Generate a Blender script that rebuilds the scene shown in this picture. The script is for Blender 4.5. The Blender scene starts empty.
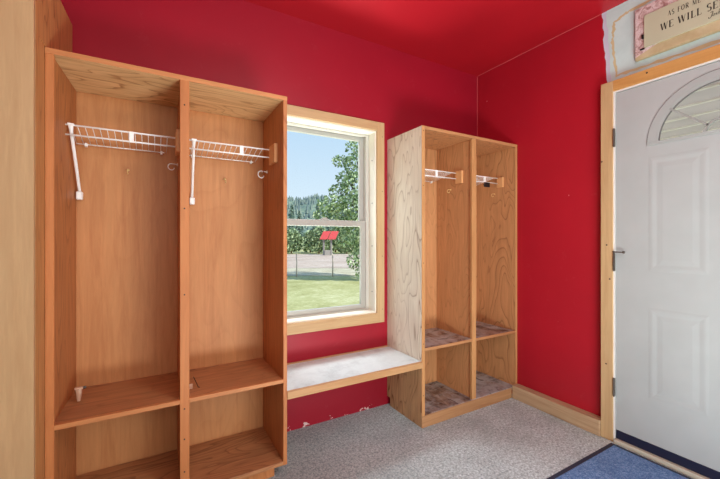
import bpy, bmesh, math, random
from mathutils import Vector, Matrix
random.seed(7)
COL = bpy.context.scene.collection
PI = math.pi

# ------------------------------------------------------------------ helpers
def S2L(c):
    return tuple((x/255/12.92 if x/255 <= .04045 else ((x/255+.055)/1.055)**2.4) for x in c) + (1,)

def mat(name):
    m = bpy.data.materials.new(name); m.use_nodes = True
    nt = m.node_tree
    return m, nt, nt.nodes['Principled BSDF']

def plain(name, c, rough=.5, metal=0.0, spec=.5):
    m, nt, b = mat(name)
    b.inputs['Roughness'].default_value = rough
    b.inputs['Metallic'].default_value = metal
    b.inputs['Specular IOR Level'].default_value = spec
    n = nt.nodes.new('ShaderNodeTexNoise'); n.inputs['Scale'].default_value = 9
    tc = nt.nodes.new('ShaderNodeTexCoord'); nt.links.new(tc.outputs['Object'], n.inputs['Vector'])
    r = nt.nodes.new('ShaderNodeValToRGB')
    L = S2L(c)
    r.color_ramp.elements[0].color = tuple(x*.93 for x in L[:3])+(1,)
    r.color_ramp.elements[1].color = tuple(min(1, x*1.05) for x in L[:3])+(1,)
    nt.links.new(n.outputs['Fac'], r.inputs['Fac']); nt.links.new(r.outputs['Color'], b.inputs['Base Color'])
    return m

def mathn(nt, op, a, b=None):
    n = nt.nodes.new('ShaderNodeMath'); n.operation = op
    for i, v in enumerate((a, b)):
        if v is None: continue
        if isinstance(v, (int, float)): n.inputs[i].default_value = v
        else: nt.links.new(v, n.inputs[i])
    return n.outputs[0]

def mixc(nt, fac, a, b, mode='MIX'):
    n = nt.nodes.new('ShaderNodeMix'); n.data_type = 'RGBA'; n.blend_type = mode
    for sock, v in ((n.inputs[0], fac), (n.inputs[6], a), (n.inputs[7], b)):
        if isinstance(v, (int, float, tuple)): sock.default_value = v
        else: nt.links.new(v, sock)
    return n.outputs[2]

def noise(nt, vec, scale, detail=2, rough=.5, dist=0):
    n = nt.nodes.new('ShaderNodeTexNoise')
    n.inputs['Scale'].default_value = scale; n.inputs['Detail'].default_value = detail
    n.inputs['Roughness'].default_value = rough; n.inputs['Distortion'].default_value = dist
    nt.links.new(vec, n.inputs['Vector']); return n.outputs['Fac']

def ramp(nt, fac, stops):
    r = nt.nodes.new('ShaderNodeValToRGB')
    els = r.color_ramp.elements
    while len(els) < len(stops): els.new(.5)
    for e, (p, c) in zip(els, stops):
        e.position = p; e.color = c if len(c) == 4 else tuple(c)+(1,)
    nt.links.new(fac, r.inputs['Fac']); return r.outputs['Color']

def wood(name, light, dark, axis='z', rings=12, amount=.6, rough=.55, sc=3.0, stretch=.14, seed=0, blotch=.25, line=.22, streak=.38):
    """rotary-cut plywood or pine: contour lines of a noise stretched along the grain axis"""
    m, nt, b = mat(name)
    b.inputs['Roughness'].default_value = rough
    b.inputs['Specular IOR Level'].default_value = .3
    tc = nt.nodes.new('ShaderNodeTexCoord')
    mp = nt.nodes.new('ShaderNodeMapping'); nt.links.new(tc.outputs['Object'], mp.inputs['Vector'])
    s = [1, 1, 1]; s['xyz'.index(axis)] = stretch
    mp.inputs['Scale'].default_value = s
    mp.inputs['Location'].default_value = (seed*3.1, seed*1.7, seed*2.3)
    v = mp.outputs['Vector']
    n1 = noise(nt, v, sc, 2.2, .45, .25)
    fr = mathn(nt, 'FRACT', mathn(nt, 'MULTIPLY', n1, rings))
    g = ramp(nt, fr, [(0, (1, 1, 1)), (line*.35, (.85, .85, .85)), (line, (.25, .25, .25)), (.75, (0, 0, 0)), (.97, (.15, .15, .15)), (1, (.9, .9, .9))])
    mp2 = nt.nodes.new('ShaderNodeMapping'); nt.links.new(tc.outputs['Object'], mp2.inputs['Vector'])
    s2 = [160, 160, 160]; s2['xyz'.index(axis)] = 4
    mp2.inputs['Scale'].default_value = s2
    fib = noise(nt, mp2.outputs['Vector'], 1, 3, .6)
    big = noise(nt, tc.outputs['Object'], 2.3, 2, .5)
    md = noise(nt, v, sc*.55, 2, .5)
    md = mathn(nt, 'MULTIPLY', ramp(nt, md, [(.32, (.25, .25, .25)), (.62, (1, 1, 1))]), amount)
    c = mixc(nt, mathn(nt, 'MULTIPLY', g, md), S2L(light), S2L(dark))
    c = mixc(nt, mathn(nt, 'MULTIPLY', fib, .22), c, S2L(dark))
    dk = tuple(x*.62 for x in S2L(light)[:3])+(1,)
    bl = ramp(nt, big, [(.35, (0, 0, 0)), (.7, (1, 1, 1))])
    c = mixc(nt, mathn(nt, 'MULTIPLY', bl, blotch), c, dk)
    mp3 = nt.nodes.new('ShaderNodeMapping'); nt.links.new(tc.outputs['Object'], mp3.inputs['Vector'])
    s3 = [26, 26, 26]; s3['xyz'.index(axis)] = 2.2
    mp3.inputs['Scale'].default_value = s3; mp3.inputs['Location'].default_value = (seed*2.1, seed*.7, seed*1.3)
    stk = ramp(nt, noise(nt, mp3.outputs['Vector'], 1, 6, .68, .8), [(.42, (0, 0, 0)), (.68, (1, 1, 1))])
    c = mixc(nt, mathn(nt, 'MULTIPLY', stk, streak), c, S2L(dark))
    hl = ramp(nt, noise(nt, mp3.outputs['Vector'], 2.3, 5, .65), [(.5, (0, 0, 0)), (.72, (1, 1, 1))])
    c = mixc(nt, mathn(nt, 'MULTIPLY', hl, .22), c, tuple(min(1, x*1.35) for x in S2L(light)[:3])+(1,))
    nt.links.new(c, b.inputs['Base Color'])
    return m

def box(bm, x0, x1, y0, y1, z0, z1, bev=.0012):
    r = bmesh.ops.create_cube(bm, size=1)
    vs = r['verts']
    for v in vs:
        v.co = Vector(((x0+x1)/2+v.co.x*(x1-x0), (y0+y1)/2+v.co.y*(y1-y0), (z0+z1)/2+v.co.z*(z1-z0)))
    if bev > 0 and min(abs(x1-x0), abs(y1-y0), abs(z1-z0)) > bev*3:
        es = list({e for v in vs for e in v.link_edges})
        bmesh.ops.bevel(bm, geom=es, offset=bev, segments=1, affect='EDGES', profile=.5)

def tube(bm, pts, r, n=8, cap=True):
    """a swept tube through pts; r may be a list"""
    pts = [Vector(p) for p in pts]
    rs = r if isinstance(r, (list, tuple)) else [r]*len(pts)
    rings = []; up = None
    for i, p in enumerate(pts):
        t = (pts[min(i+1, len(pts)-1)]-pts[max(i-1, 0)]).normalized()
        if up is None:
            up = t.orthogonal().normalized()
        else:
            up = (up - t*up.dot(t)).normalized()
        w = t.cross(up)
        rings.append([bm.verts.new(p+(up*math.cos(2*PI*k/n)+w*math.sin(2*PI*k/n))*rs[i]) for k in range(n)])
    for a, b in zip(rings, rings[1:]):
        for k in range(n):
            bm.faces.new((a[k], a[(k+1) % n], b[(k+1) % n], b[k]))
    if cap:
        bm.faces.new(rings[0][::-1]); bm.faces.new(rings[-1])

def obj(name, bm, m, parent=None, smooth=False, off=(0, 0, 0)):
    bmesh.ops.recalc_face_normals(bm, faces=bm.faces[:])
    if parent is not None:
        p = parent; o = Vector((0, 0, 0))
        while p is not None:
            o += p.location; p = p.parent
        bmesh.ops.translate(bm, verts=bm.verts[:], vec=-o)
    me = bpy.data.meshes.new(name); bm.to_mesh(me); bm.free()
    me.materials.append(m)
    if smooth:
        for f in me.polygons: f.use_smooth = True
    ob = bpy.data.objects.new(name, me); COL.objects.link(ob)
    if parent is not None: ob.parent = parent
    return ob

def bxobj(name, m, parent, *dims, bev=.0012):
    bm = bmesh.new(); box(bm, *dims, bev=bev)
    return obj(name, bm, m, parent)

def thing(name, label, cat, loc=(0, 0, 0), group=None):
    o = bpy.data.objects.new(name, None); COL.objects.link(o)
    o.location = loc; o.empty_display_size = .1
    o['label'] = label; o['category'] = cat
    if group: o['group'] = group
    return o

def struct(o, label=None):
    o['kind'] = 'structure'
    if label: o['label'] = label
    return o

def empty_struct(name, loc=(0, 0, 0)):
    o = bpy.data.objects.new(name, None); COL.objects.link(o); o.location = loc; o.empty_display_size = .1
    return struct(o)

def tag(o, label, cat, group=None):
    o['label'] = label; o['category'] = cat
    if group: o['group'] = group
    return o

# ------------------------------------------------------------------ room numbers (metres, camera above the origin)
XR, YB, ZC = 2.340, 2.09, 2.529
XSG = 2.325   # plane the sign hangs on
XL, YF = -1.7, -2.6
EYE = 1.17

# ------------------------------------------------------------------ materials
def red_paint(name, c, chips=True):
    m, nt, b = mat(name)
    b.inputs['Roughness'].default_value = .42
    b.inputs['Specular IOR Level'].default_value = .35
    tc = nt.nodes.new('ShaderNodeTexCoord'); v = tc.outputs['Object']
    big = noise(nt, v, 1.6, 3, .55)
    L = S2L(c)
    col = ramp(nt, big, [(.3, tuple(x*.9 for x in L[:3])), (.7, tuple(x*1.06 for x in L[:3]))])
    if chips:
        vo = nt.nodes.new('ShaderNodeTexVoronoi'); vo.inputs['Scale'].default_value = 5.5
        nt.links.new(v, vo.inputs['Vector'])
        nz = noise(nt, v, 55, 2)
        d = mathn(nt, 'ADD', vo.outputs['Distance'], mathn(nt, 'MULTIPLY', nz, .03))
        chip = mathn(nt, 'LESS_THAN', d, .0375)
        sep = nt.nodes.new('ShaderNodeSeparateXYZ'); nt.links.new(v, sep.inputs[0])
        # bare plaster flakes low down where the paint has come away
        low = mathn(nt, 'LESS_THAN', sep.outputs['Z'], .03)
        fl = mathn(nt, 'GREATER_THAN', noise(nt, v, 16, 4, .6), .6)
        f = mathn(nt, 'MAXIMUM', mathn(nt, 'MULTIPLY', chip, .75), mathn(nt, 'MULTIPLY', low, fl))
        # rubbed, paler scuffs
        sc = ramp(nt, noise(nt, v, 13, 6, .75), [(.60, (0, 0, 0)), (.75, (1, 1, 1))])
        col = mixc(nt, mathn(nt, 'MULTIPLY', sc, .10), col, S2L((215, 120, 125)))
        col = mixc(nt, f, col, S2L((226, 190, 185)))
    nt.links.new(col, b.inputs['Base Color'])
    bp = nt.nodes.new('ShaderNodeBump'); bp.inputs['Strength'].default_value = .12; bp.inputs['Distance'].default_value = .002
    nt.links.new(noise(nt, v, 120, 3), bp.inputs['Height']); nt.links.new(bp.outputs['Normal'], b.inputs['Normal'])
    return m

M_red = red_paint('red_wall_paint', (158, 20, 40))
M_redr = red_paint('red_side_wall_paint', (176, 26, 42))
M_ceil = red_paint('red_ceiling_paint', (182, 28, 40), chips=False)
M_room = plain('plain_offwhite_wall', (205, 198, 190), .7)

def carpet(name, stops, scale, bump=.6, warm_shade=None):
    m, nt, b = mat(name)
    b.inputs['Roughness'].default_value = .95; b.inputs['Specular IOR Level'].default_value = .1
    tc = nt.nodes.new('ShaderNodeTexCoord'); v = tc.outputs['Object']
    n1 = noise(nt, v, scale, 4, .75)
    col = ramp(nt, n1, stops)
    n2 = noise(nt, v, 3.2, 4, .6)
    col = mixc(nt, mathn(nt, 'MULTIPLY', ramp(nt, n2, [(.42, (0, 0, 0)), (.7, (1, 1, 1))]), .35), col, tuple(x*.6 for x in stops[0][1][:3])+(1,))
    n3 = noise(nt, v, 52, 4, .7)
    col = mixc(nt, mathn(nt, 'MULTIPLY', ramp(nt, n3, [(.48, (0, 0, 0)), (.66, (1, 1, 1))]), .6), col, stops[0][1])
    if warm_shade:      # brown bounce and shade put into the carpet colour toward the left
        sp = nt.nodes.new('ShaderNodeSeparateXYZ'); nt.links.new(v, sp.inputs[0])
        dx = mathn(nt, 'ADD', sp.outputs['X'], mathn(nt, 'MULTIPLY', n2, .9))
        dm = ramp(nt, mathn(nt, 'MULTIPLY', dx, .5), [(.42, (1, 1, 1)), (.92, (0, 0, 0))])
        col = mixc(nt, mathn(nt, 'MULTIPLY', dm, .55), col, S2L(warm_shade), 'MULTIPLY')
    nt.links.new(col, b.inputs['Base Color'])
    bp = nt.nodes.new('ShaderNodeBump'); bp.inputs['Strength'].default_value = bump; bp.inputs['Distance'].default_value = .006
    nt.links.new(n1, bp.inputs['Height']); nt.links.new(bp.outputs['Normal'], b.inputs['Normal'])
    return m
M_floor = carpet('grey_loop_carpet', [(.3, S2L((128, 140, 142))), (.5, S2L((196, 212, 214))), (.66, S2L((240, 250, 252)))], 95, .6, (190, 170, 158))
M_mat = carpet('blue_mat_pile', [(.3, S2L((64, 100, 152))), (.5, S2L((112, 148, 196))), (.72, S2L((172, 198, 232)))], 130)
M_matb = plain('dark_rubber_edge', (42, 50, 70), .7)

M_back = wood('left_back_panel_plywood', (204, 142, 90), (162, 92, 48), 'z', 16, .22, .5, 2.6, .3, 1, .3)
M_orng = wood('orange_stained_plywood', (200, 130, 78), (134, 70, 34), 'z', 14, .7, .5, 7, .12, 2, .25)
M_edge = wood('orange_stained_edge', (198, 128, 76), (156, 88, 46), 'z', 5, .35, .5, 6, .08, 3, .15)
M_edgex = wood('orange_stained_edge_across', (204, 138, 86), (160, 94, 52), 'x', 5, .35, .5, 6, .08, 4, .15)
M_shelf = wood('left_shelf_plywood', (198, 138, 92), (112, 66, 42), 'x', 14, .7, .5, 6, .22, 5, .4)
M_top = wood('top_board_plywood', (244, 202, 146), (166, 106, 58), 'x', 14, .9, .5, 6.5, .25, 6, .12, .18)
M_rint = wood('right_cubby_plywood', (214, 154, 104), (130, 80, 44), 'z', 17, .75, .5, 5, .3, 7, .16, .14, .22)
def worn_shelf():
    m, nt, b = mat('right_shelf_worn_plywood'); b.inputs['Roughness'].default_value = .7; b.inputs['Specular IOR Level'].default_value = .2
    tc = nt.nodes.new('ShaderNodeTexCoord'); v = tc.outputs['Object']
    mp = nt.nodes.new('ShaderNodeMapping'); mp.inputs['Scale'].default_value = (1, .4, 1); nt.links.new(v, mp.inputs['Vector'])
    g = ramp(nt, noise(nt, mp.outputs['Vector'], 14, 6, .7, .6), [(.36, S2L((88, 62, 50))), (.5, S2L((146, 118, 100))), (.62, S2L((176, 154, 138)))])
    d = ramp(nt, noise(nt, v, 6, 6, .7), [(.42, (0, 0, 0)), (.60, (1, 1, 1))])
    c = mixc(nt, mathn(nt, 'MULTIPLY', d, .8), g, S2L((190, 190, 190)))
    k = ramp(nt, noise(nt, v, 11, 5, .65, 1), [(.56, (0, 0, 0)), (.66, (1, 1, 1))])
    c = mixc(nt, mathn(nt, 'MULTIPLY', k, .75), c, S2L((80, 56, 46)))
    nt.links.new(c, b.inputs['Base Color']); return m
M_rshelf = worn_shelf()
M_rside = wood('pale_rough_plywood', (240, 231, 212), (138, 106, 76), 'z', 17, .85, .6, 5.5, .24, 9, .05, .12, .12)
M_rsidelow = wood('natural_rough_plywood', (210, 168, 122), (116, 74, 40), 'z', 15, 1, .6, 7, .22, 10, .1, .2, .25)
M_pine = wood('pine_casing', (204, 172, 128), (172, 128, 82), 'z', 5, .35, .5, 6, .06, 11, .12)
M_piney = wood('pine_casing_across', (210, 160, 96), (178, 120, 60), 'y', 6, .4, .5, 6, .06, 12, .15)
M_pinex = wood('pine_window_casing_across', (206, 174, 130), (174, 130, 84), 'x', 5, .35, .5, 6, .06, 13, .12)
M_basew = wood('pine_baseboard', (198, 170, 136), (150, 110, 74), 'y', 8, .6, .55, 7, .06, 14, .12)
M_pale = wood('pale_birch_front', (192, 158, 116), (166, 126, 84), 'z', 4, .22, .5, 3, .12, 15, .14)
M_tall = wood('fir_side_panel', (204, 146, 90), (130, 76, 38), 'z', 14, .9, .5, 9, .1, 16, .15)
M_bench = plain('white_bench_top', (226, 222, 216), .5)
M_block = plain('bare_cleat_wood', (222, 164, 108), .6)
M_wire = plain('white_vinyl_wire', (250, 248, 244), .35)
M_brass = plain('brass_hook', (240, 206, 140), .3, .2)
M_dark = plain('dark_nail_head', (50, 34, 24), .6)
M_black = plain('black_clip', (22, 22, 24), .4)
M_metal = plain('brushed_hinge_metal', (100, 92, 84), .35, .8)
M_steel = plain('dark_wire_metal', (70, 60, 54), .4, .6)
M_door = plain('white_door_paint', (174, 178, 177), .45)
M_doorf = plain('white_fanlight_frame', (166, 171, 169), .45)
M_white = plain('white_vinyl_window', (232, 230, 226), .4)
M_winf = plain('grey_white_window_frame', (196, 192, 182), .4)
M_munt = plain('grey_fanlight_muntin', (150, 152, 147), .5)
M_vinyl = plain('almond_vinyl_sash', (172, 169, 161), .4)
M_jamb = plain('white_painted_jamb', (238, 232, 216), .5)
M_sweep = plain('dark_blue_door_sweep', (22, 26, 52), .5)
M_thr = plain('pale_threshold_strip', (200, 194, 176), .45)
M_plast = plain('clear_plastic_bracket', (206, 168, 140), .3)

def bench_top():
    m, nt, b = mat('worn_white_bench_top')
    b.inputs['Roughness'].default_value = .5
    tc = nt.nodes.new('ShaderNodeTexCoord'); v = tc.outputs['Object']
    a = noise(nt, v, 9, 6, .7)
    c = ramp(nt, a, [(.3, S2L((188, 198, 198))), (.5, S2L((212, 224, 224))), (.75, S2L((224, 236, 236)))])
    nt.links.new(c, b.inputs['Base Color']); return m
M_bench = bench_top()

def plaster():
    m, nt, b = mat('bare_white_drywall')
    b.inputs['Roughness'].default_value = .8
    tc = nt.nodes.new('ShaderNodeTexCoord'); v = tc.outputs['Object']
    c = ramp(nt, noise(nt, v, 6, 5, .6), [(.3, S2L((188, 212, 210))), (.7, S2L((208, 230, 228)))])
    nt.links.new(c, b.inputs['Base Color']); return m
M_bare = plaster()
M_torn = plain('torn_paper_edge', (205, 205, 222), .85)
M_glue = plain('yellowed_glue_line', (206, 190, 146), .8)

def glass_mat(name, tint=(1, 1, 1), refl=.05):
    m = bpy.data.materials.new(name); m.use_nodes = True
    nt = m.node_tree; nt.nodes.clear()
    o = nt.nodes.new('ShaderNodeOutputMaterial')
    t = nt.nodes.new('ShaderNodeBsdfTransparent'); t.inputs[0].default_value = tint+(1,)
    g = nt.nodes.new('ShaderNodeBsdfGlossy'); g.inputs['Roughness'].default_value = .02
    fr = nt.nodes.new('ShaderNodeLayerWeight'); fr.inputs['Blend'].default_value = .15
    mx = nt.nodes.new('ShaderNodeMixShader')
    k = mathn(nt, 'ADD', mathn(nt, 'MULTIPLY', fr.outputs['Fresnel'], .03), refl*.04)
    nt.links.new(k, mx.inputs[0]); nt.links.new(t.outputs[0], mx.inputs[1]); nt.links.new(g.outputs[0], mx.inputs[2])
    nt.links.new(mx.outputs[0], o.inputs['Surface'])
    return m
M_glass = glass_mat('clear_window_glass', (.97, .99, .98))
M_glass2 = glass_mat('green_tinted_fanlight_glass', (.97, .95, .95))

# ------------------------------------------------------------------ room shell
W = .16   # wall thickness
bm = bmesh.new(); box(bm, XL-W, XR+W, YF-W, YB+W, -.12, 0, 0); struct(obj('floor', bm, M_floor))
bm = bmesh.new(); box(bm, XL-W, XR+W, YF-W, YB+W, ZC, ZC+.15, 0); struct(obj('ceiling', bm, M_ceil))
WX0, WX1, WZ0, WZ1 = .63, 1.336, .655, 1.919         # window opening
bm = bmesh.new()
box(bm, XL-W, WX0, YB, YB+W, 0, ZC, 0); box(bm, WX1, XR+W, YB, YB+W, 0, ZC, 0)
box(bm, WX0, WX1, YB, YB+W, 0, WZ0, 0); box(bm, WX0, WX1, YB, YB+W, WZ1, ZC, 0)
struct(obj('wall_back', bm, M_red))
DY0, DY1, DZ1 = .105, 1.065, 2.03                      # door opening
bm = bmesh.new()
box(bm, XR, XR+W, DY1, YB, 0, ZC, 0); box(bm, XR, XR+W, YF, DY0, 0, ZC, 0); box(bm, XR, XR+W, DY0, DY1, DZ1, ZC, 0)
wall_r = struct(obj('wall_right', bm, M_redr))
bm = bmesh.new(); box(bm, XL-W, XL, YF, YB, 0, ZC, 0); struct(obj('wall_left', bm, M_room))
bm = bmesh.new(); box(bm, XL-W, XR+W, YF-W, YF, 0, ZC, 0); struct(obj('wall_front', bm, M_room))

# bare drywall patch above the door, with a ragged torn left edge
def ragged(name, x, y_edge, amp, yr, z0, z1, m, parent, zfun0=None, n=26, thick=.0012):
    rnd = random.Random(len(name)+3)
    bm = bmesh.new(); L = []
    for i in range(n+1):
        t = i/n; z = z0+(z1-z0)*t
        L.append((y_edge+.03*(t-.5)+rnd.uniform(-amp, amp), z))
    f = [bm.verts.new((x, y, z)) for y, z in L]+[bm.verts.new((x, yr, z1)), bm.verts.new((x, yr, z0))]
    fc = bm.faces.new(f)
    r = bmesh.ops.extrude_face_region(bm, geom=[fc])
    bmesh.ops.translate(bm, verts=[v for v in r['geom'] if isinstance(v, bmesh.types.BMVert)], vec=(thick, 0, 0))
    return obj(name, bm, m, parent)
random.seed(11)
ragged('torn_paper_edge', XR-.0014, 1.115, .006, -.3, 2.03, ZC, M_torn, wall_r, n=22, thick=.0013)
ragged('bare_drywall_patch', XR-.0030, 1.092, .004, -.25, 2.03, ZC, M_bare, wall_r, n=22, thick=.0015)
def strip(name, pts, w, m, parent, x):
    rnd = random.Random(5); bm = bmesh.new(); a = []
    dense = []
    for p, q in zip(pts, pts[1:]):
        for k in range(12): dense.append((p[0]+(q[0]-p[0])*k/12, p[1]+(q[1]-p[1])*k/12))
    dense.append(pts[-1])
    for i, p in enumerate(dense):
        q0 = dense[max(i-1, 0)]; q1 = dense[min(i+1, len(dense)-1)]
        d = Vector((q1[0]-q0[0], q1[1]-q0[1])).normalized(); nrm = Vector((-d.y, d.x))
        ww = w*rnd.uniform(.5, 1.25); j = rnd.uniform(-.003, .003)
        c = Vector(p)+nrm*j
        a.append((bm.verts.new((x, *(c+nrm*ww/2))), bm.verts.new((x, *(c-nrm*ww/2)))))
    for p, q in zip(a, a[1:]): bm.faces.new((p[0], p[1], q[1], q[0]))
    return obj(name, bm, m, parent)
strip('glue_line', [(.60, 2.476), (.98, 2.466), (1.066, 2.44), (1.072, 2.33), (1.052, 2.122), (.76, 2.118), (.3, 2.112)], .016, M_glue, wall_r, XR-.0036)

bm = bmesh.new(); box(bm, XR-.063, XR, 1.115, 1.709, 0, .095, .003)
bb = struct(obj('baseboard_right', bm, M_basew))
bm = bmesh.new(); box(bm, XR-.063, XR, YF, .05, 0, .095, .003)
struct(obj('baseboard_right', bm, M_basew))

M_caulk = plain('pale_corner_crack', (206, 96, 100), .7)
bm = bmesh.new(); box(bm, XR-.003, XR-.0002, 1.13, YB-.003, ZC-.003, ZC-.0002, 0); struct(obj('trim_1', bm, M_caulk))
bm = bmesh.new(); box(bm, XR-.0025, XR-.0002, YB-.0025, YB-.0002, 1.875, ZC-.003, 0); struct(obj('trim_2', bm, M_caulk))

# ------------------------------------------------------------------ window
win = empty_struct('window_1', (.985, YB, WZ0))
bm = bmesh.new()
CW = .058; cy0, cy1 = YB-.018, YB+.001
box(bm, WX1, WX1+CW, cy0, cy1, WZ0-.066, WZ1+.060)
cas_r = obj('window_casing', bm, M_pine, win)
bm = bmesh.new(); box(bm, WX0-CW+.02, WX0, cy0, cy1, WZ0-.066, WZ1+.060); obj('window_casing', bm, M_pine, win)
bm = bmesh.new(); box(bm, WX0, WX1, cy0, cy1, WZ1, WZ1+.060); obj('window_casing', bm, M_pinex, win)
bm = bmesh.new(); box(bm, WX0, WX1, cy0, cy1, WZ0-.066, WZ0); obj('window_casing', bm, M_pinex, win)
def disc(bm, c, r, axis, t=.002, n=10):
    M = Matrix.Translation(c)
    if axis == 'x': M = M @ Matrix.Rotation(PI/2, 4, 'Y')
    if axis == 'y': M = M @ Matrix.Rotation(PI/2, 4, 'X')
    bmesh.ops.create_cone(bm, cap_ends=True, segments=n, radius1=r, radius2=r*.85, depth=t, matrix=M)
for z in (.68, 1.05, 1.50, 1.88):
    bm = bmesh.new(); disc(bm, (WX1+.040, cy0-.0005, z), .0028, 'y'); obj('nail', bm, M_dark, cas_r)
# jamb lining the opening
bm = bmesh.new()
t = .010
box(bm, WX1-t, WX1, YB, YB+.085, WZ0, WZ1, 0); box(bm, WX0, WX0+t, YB, YB+.085, WZ0, WZ1, 0)
box(bm, WX0+t, WX1-t, YB, YB+.085, WZ1-t, WZ1, 0); box(bm, WX0+t, WX1-t, YB, YB+.085, WZ0, WZ0+t, 0)
jm = obj('jamb', bm, M_jamb, win)
for z in (.80, 1.12, 1.42, 1.72):
    bm = bmesh.new(); disc(bm, (WX1-t-.0005, YB+.035, z), .004, 'x'); obj('nail', bm, M_dark, jm)
# vinyl frame
def frame(bm, x0, x1, y0, y1, z0, z1, wl, wr, wb, wt):
    box(bm, x0, x0+wl, y0, y1, z0, z1); box(bm, x1-wr, x1, y0, y1, z0, z1)
    box(bm, x0+wl, x1-wr, y0, y1, z0, z0+wb); box(bm, x0+wl, x1-wr, y0, y1, z1-wt, z1)
bm = bmesh.new(); frame(bm, WX0+t, WX1-t, YB+.080, YB+.150, WZ0+t, WZ1-t, .024, .024, .010, .014)
obj('outer_frame', bm, M_winf, win)
fx0, fx1 = WX0+t+.024, WX1-t-.024
bm = bmesh.new(); frame(bm, fx0, fx1, YB+.115, YB+.140, 1.256, WZ1-t-.014, .030, .032, .036, .028)
us = obj('upper_sash', bm, M_vinyl, win)
bxobj('glass_pane', M_glass, us, fx0+.028, fx1-.030, YB+.126, YB+.130, 1.29, WZ1-t-.040, bev=0)
bm = bmesh.new(); frame(bm, fx0, fx1, YB+.086, YB+.112, WZ0+t+.010, 1.297, .034, .036, .032, .040)
ls = obj('lower_sash', bm, M_vinyl, win)
bxobj('glass_pane', M_glass, ls, fx0+.032, fx1-.034, YB+.097, YB+.101, .700, 1.260, bev=0)
bm = bmesh.new(); box(bm, .955, 1.015, YB+.078, YB+.112, 1.297, 1.303); box(bm, .968, 1.0, YB+.080, YB+.098, 1.303, 1.311)
obj('sash_lock', bm, M_vinyl, ls)

# ------------------------------------------------------------------ entry door
door = empty_struct('door_1', (XR, .585, 0))
XC = 2.288                                               # casing face
CY = 1.114
bm = bmesh.new(); box(bm, XC, XR+.001, 1.049, CY, 0, 2.081, .002); dc = obj('door_casing', bm, M_pine, door)
for y, z in ((1.107, 1.624), (1.081, 1.134), (1.065, .937), (1.084, .44)):
    bm = bmesh.new(); disc(bm, (XC-.0005, y, z), .0048, 'x'); obj('nail', bm, M_dark, dc)
bm = bmesh.new(); box(bm, XC, XR+.001, .056, .121, 0, 2.081, .002); obj('door_casing', bm, M_pine, door)
bm = bmesh.new(); box(bm, XC, XR+.001, .121, 1.049, 2.018, 2.081, .002); dt = obj('door_casing', bm, M_piney, door)
bm = bmesh.new(); disc(bm, (XC-.0005, .885, 2.060), .005, 'x'); obj('nail', bm, M_dark, dt)
bm = bmesh.new()
box(bm, XC+.006, XR+W, 1.041, 1.0645, .0, 2.03, 0); box(bm, XC+.006, XR+W, .106, .128, 0, 2.03, 0); box(bm, XC+.006, XR+W, .128, 1.041, 2.010, 2.03, 0)
obj('door_jamb', bm, M_white, door)
# slab: built with the fanlight cut out and pressed panels
XS = 2.300; SY0, SY1, SZ0, SZ1 = .131, 1.038, .072, 2.006
FY, FZ, FR = .598, 1.678, .250                             # fanlight centre and glass radius
bm = bmesh.new()
N = 40
outer = [(SY1, SZ0), (SY1, SZ1), (SY0, SZ1), (SY0, SZ0)]
def fan_pts(r, dz=0.0):
    return [(FY+r*math.cos(PI*k/N), FZ+dz+r*math.sin(PI*k/N)) for k in range(N+1)]
def slab_face(x):
    fp = [bm.verts.new((x, y, z)) for y, z in fan_pts(FR+.012)]
    o = [bm.verts.new((x, y, z)) for y, z in outer]
    # lower part
    l0 = bm.verts.new((x, SY1, FZ)); r0 = bm.verts.new((x, SY0, FZ))
    bm.faces.new((o[0], l0, fp[0], fp[-1], r0, o[3]))
    # upper ring, split at the top of the arch
    h = N//2; tv = bm.verts.new((x, FY, SZ1))
    bm.faces.new([l0, o[1], tv]+fp[0:h+1][::-1])
    bm.faces.new([tv, o[2], r0]+fp[h:][::-1])
    return fp, o, l0, r0
A = slab_face(XS); B = slab_face(XS+.044)
for i in range(N): bm.faces.new((A[0][i], A[0][i+1], B[0][i+1], B[0][i]))
bm.faces.new((A[0][-1], A[0][0], B[0][0], B[0][-1]))
bm.faces.new((A[1][0], B[1][0], B[1][3], A[1][3])); bm.faces.new((A[1][1], A[1][2], B[1][2], B[1][1]))
bm.faces.new((A[1][0], A[2], A[1][1], B[1][1], B[2], B[1][0])); bm.faces.new((A[1][3], B[1][3], B[3], B[1][2], A[1][2], A[3]))
slab = obj('door_slab', bm, M_door, door)
def panel(y0, y1, z0, z1):
    """pressed-in panel: bead outside, sunken groove, raised field"""
    bm = bmesh.new()
    prof = [(0, 0), (.012, -.0010), (.020, -.0010), (.034, .0003), (.040, .0003), (.062, -.0012), (.076, -.0012)]
    rings = []
    for ins, d in prof:
        rings.append([bm.verts.new((XS-.0006+d, y, z)) for y, z in ((y0+ins, z0+ins), (y1-ins, z0+ins), (y1-ins, z1-ins), (y0+ins, z1-ins))])
    for a, b in zip(rings, rings[1:]):
        for k in range(4): bm.faces.new((a[k], a[(k+1) % 4], b[(k+1) % 4], b[k]))
    bm.faces.new(rings[-1])
    return obj('raised_panel', bm, M_door, slab)
for a, b in ((.640, .882), (.286, .528)):
    panel(a, b, .995, 1.608); panel(a, b, .312, .800)
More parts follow.
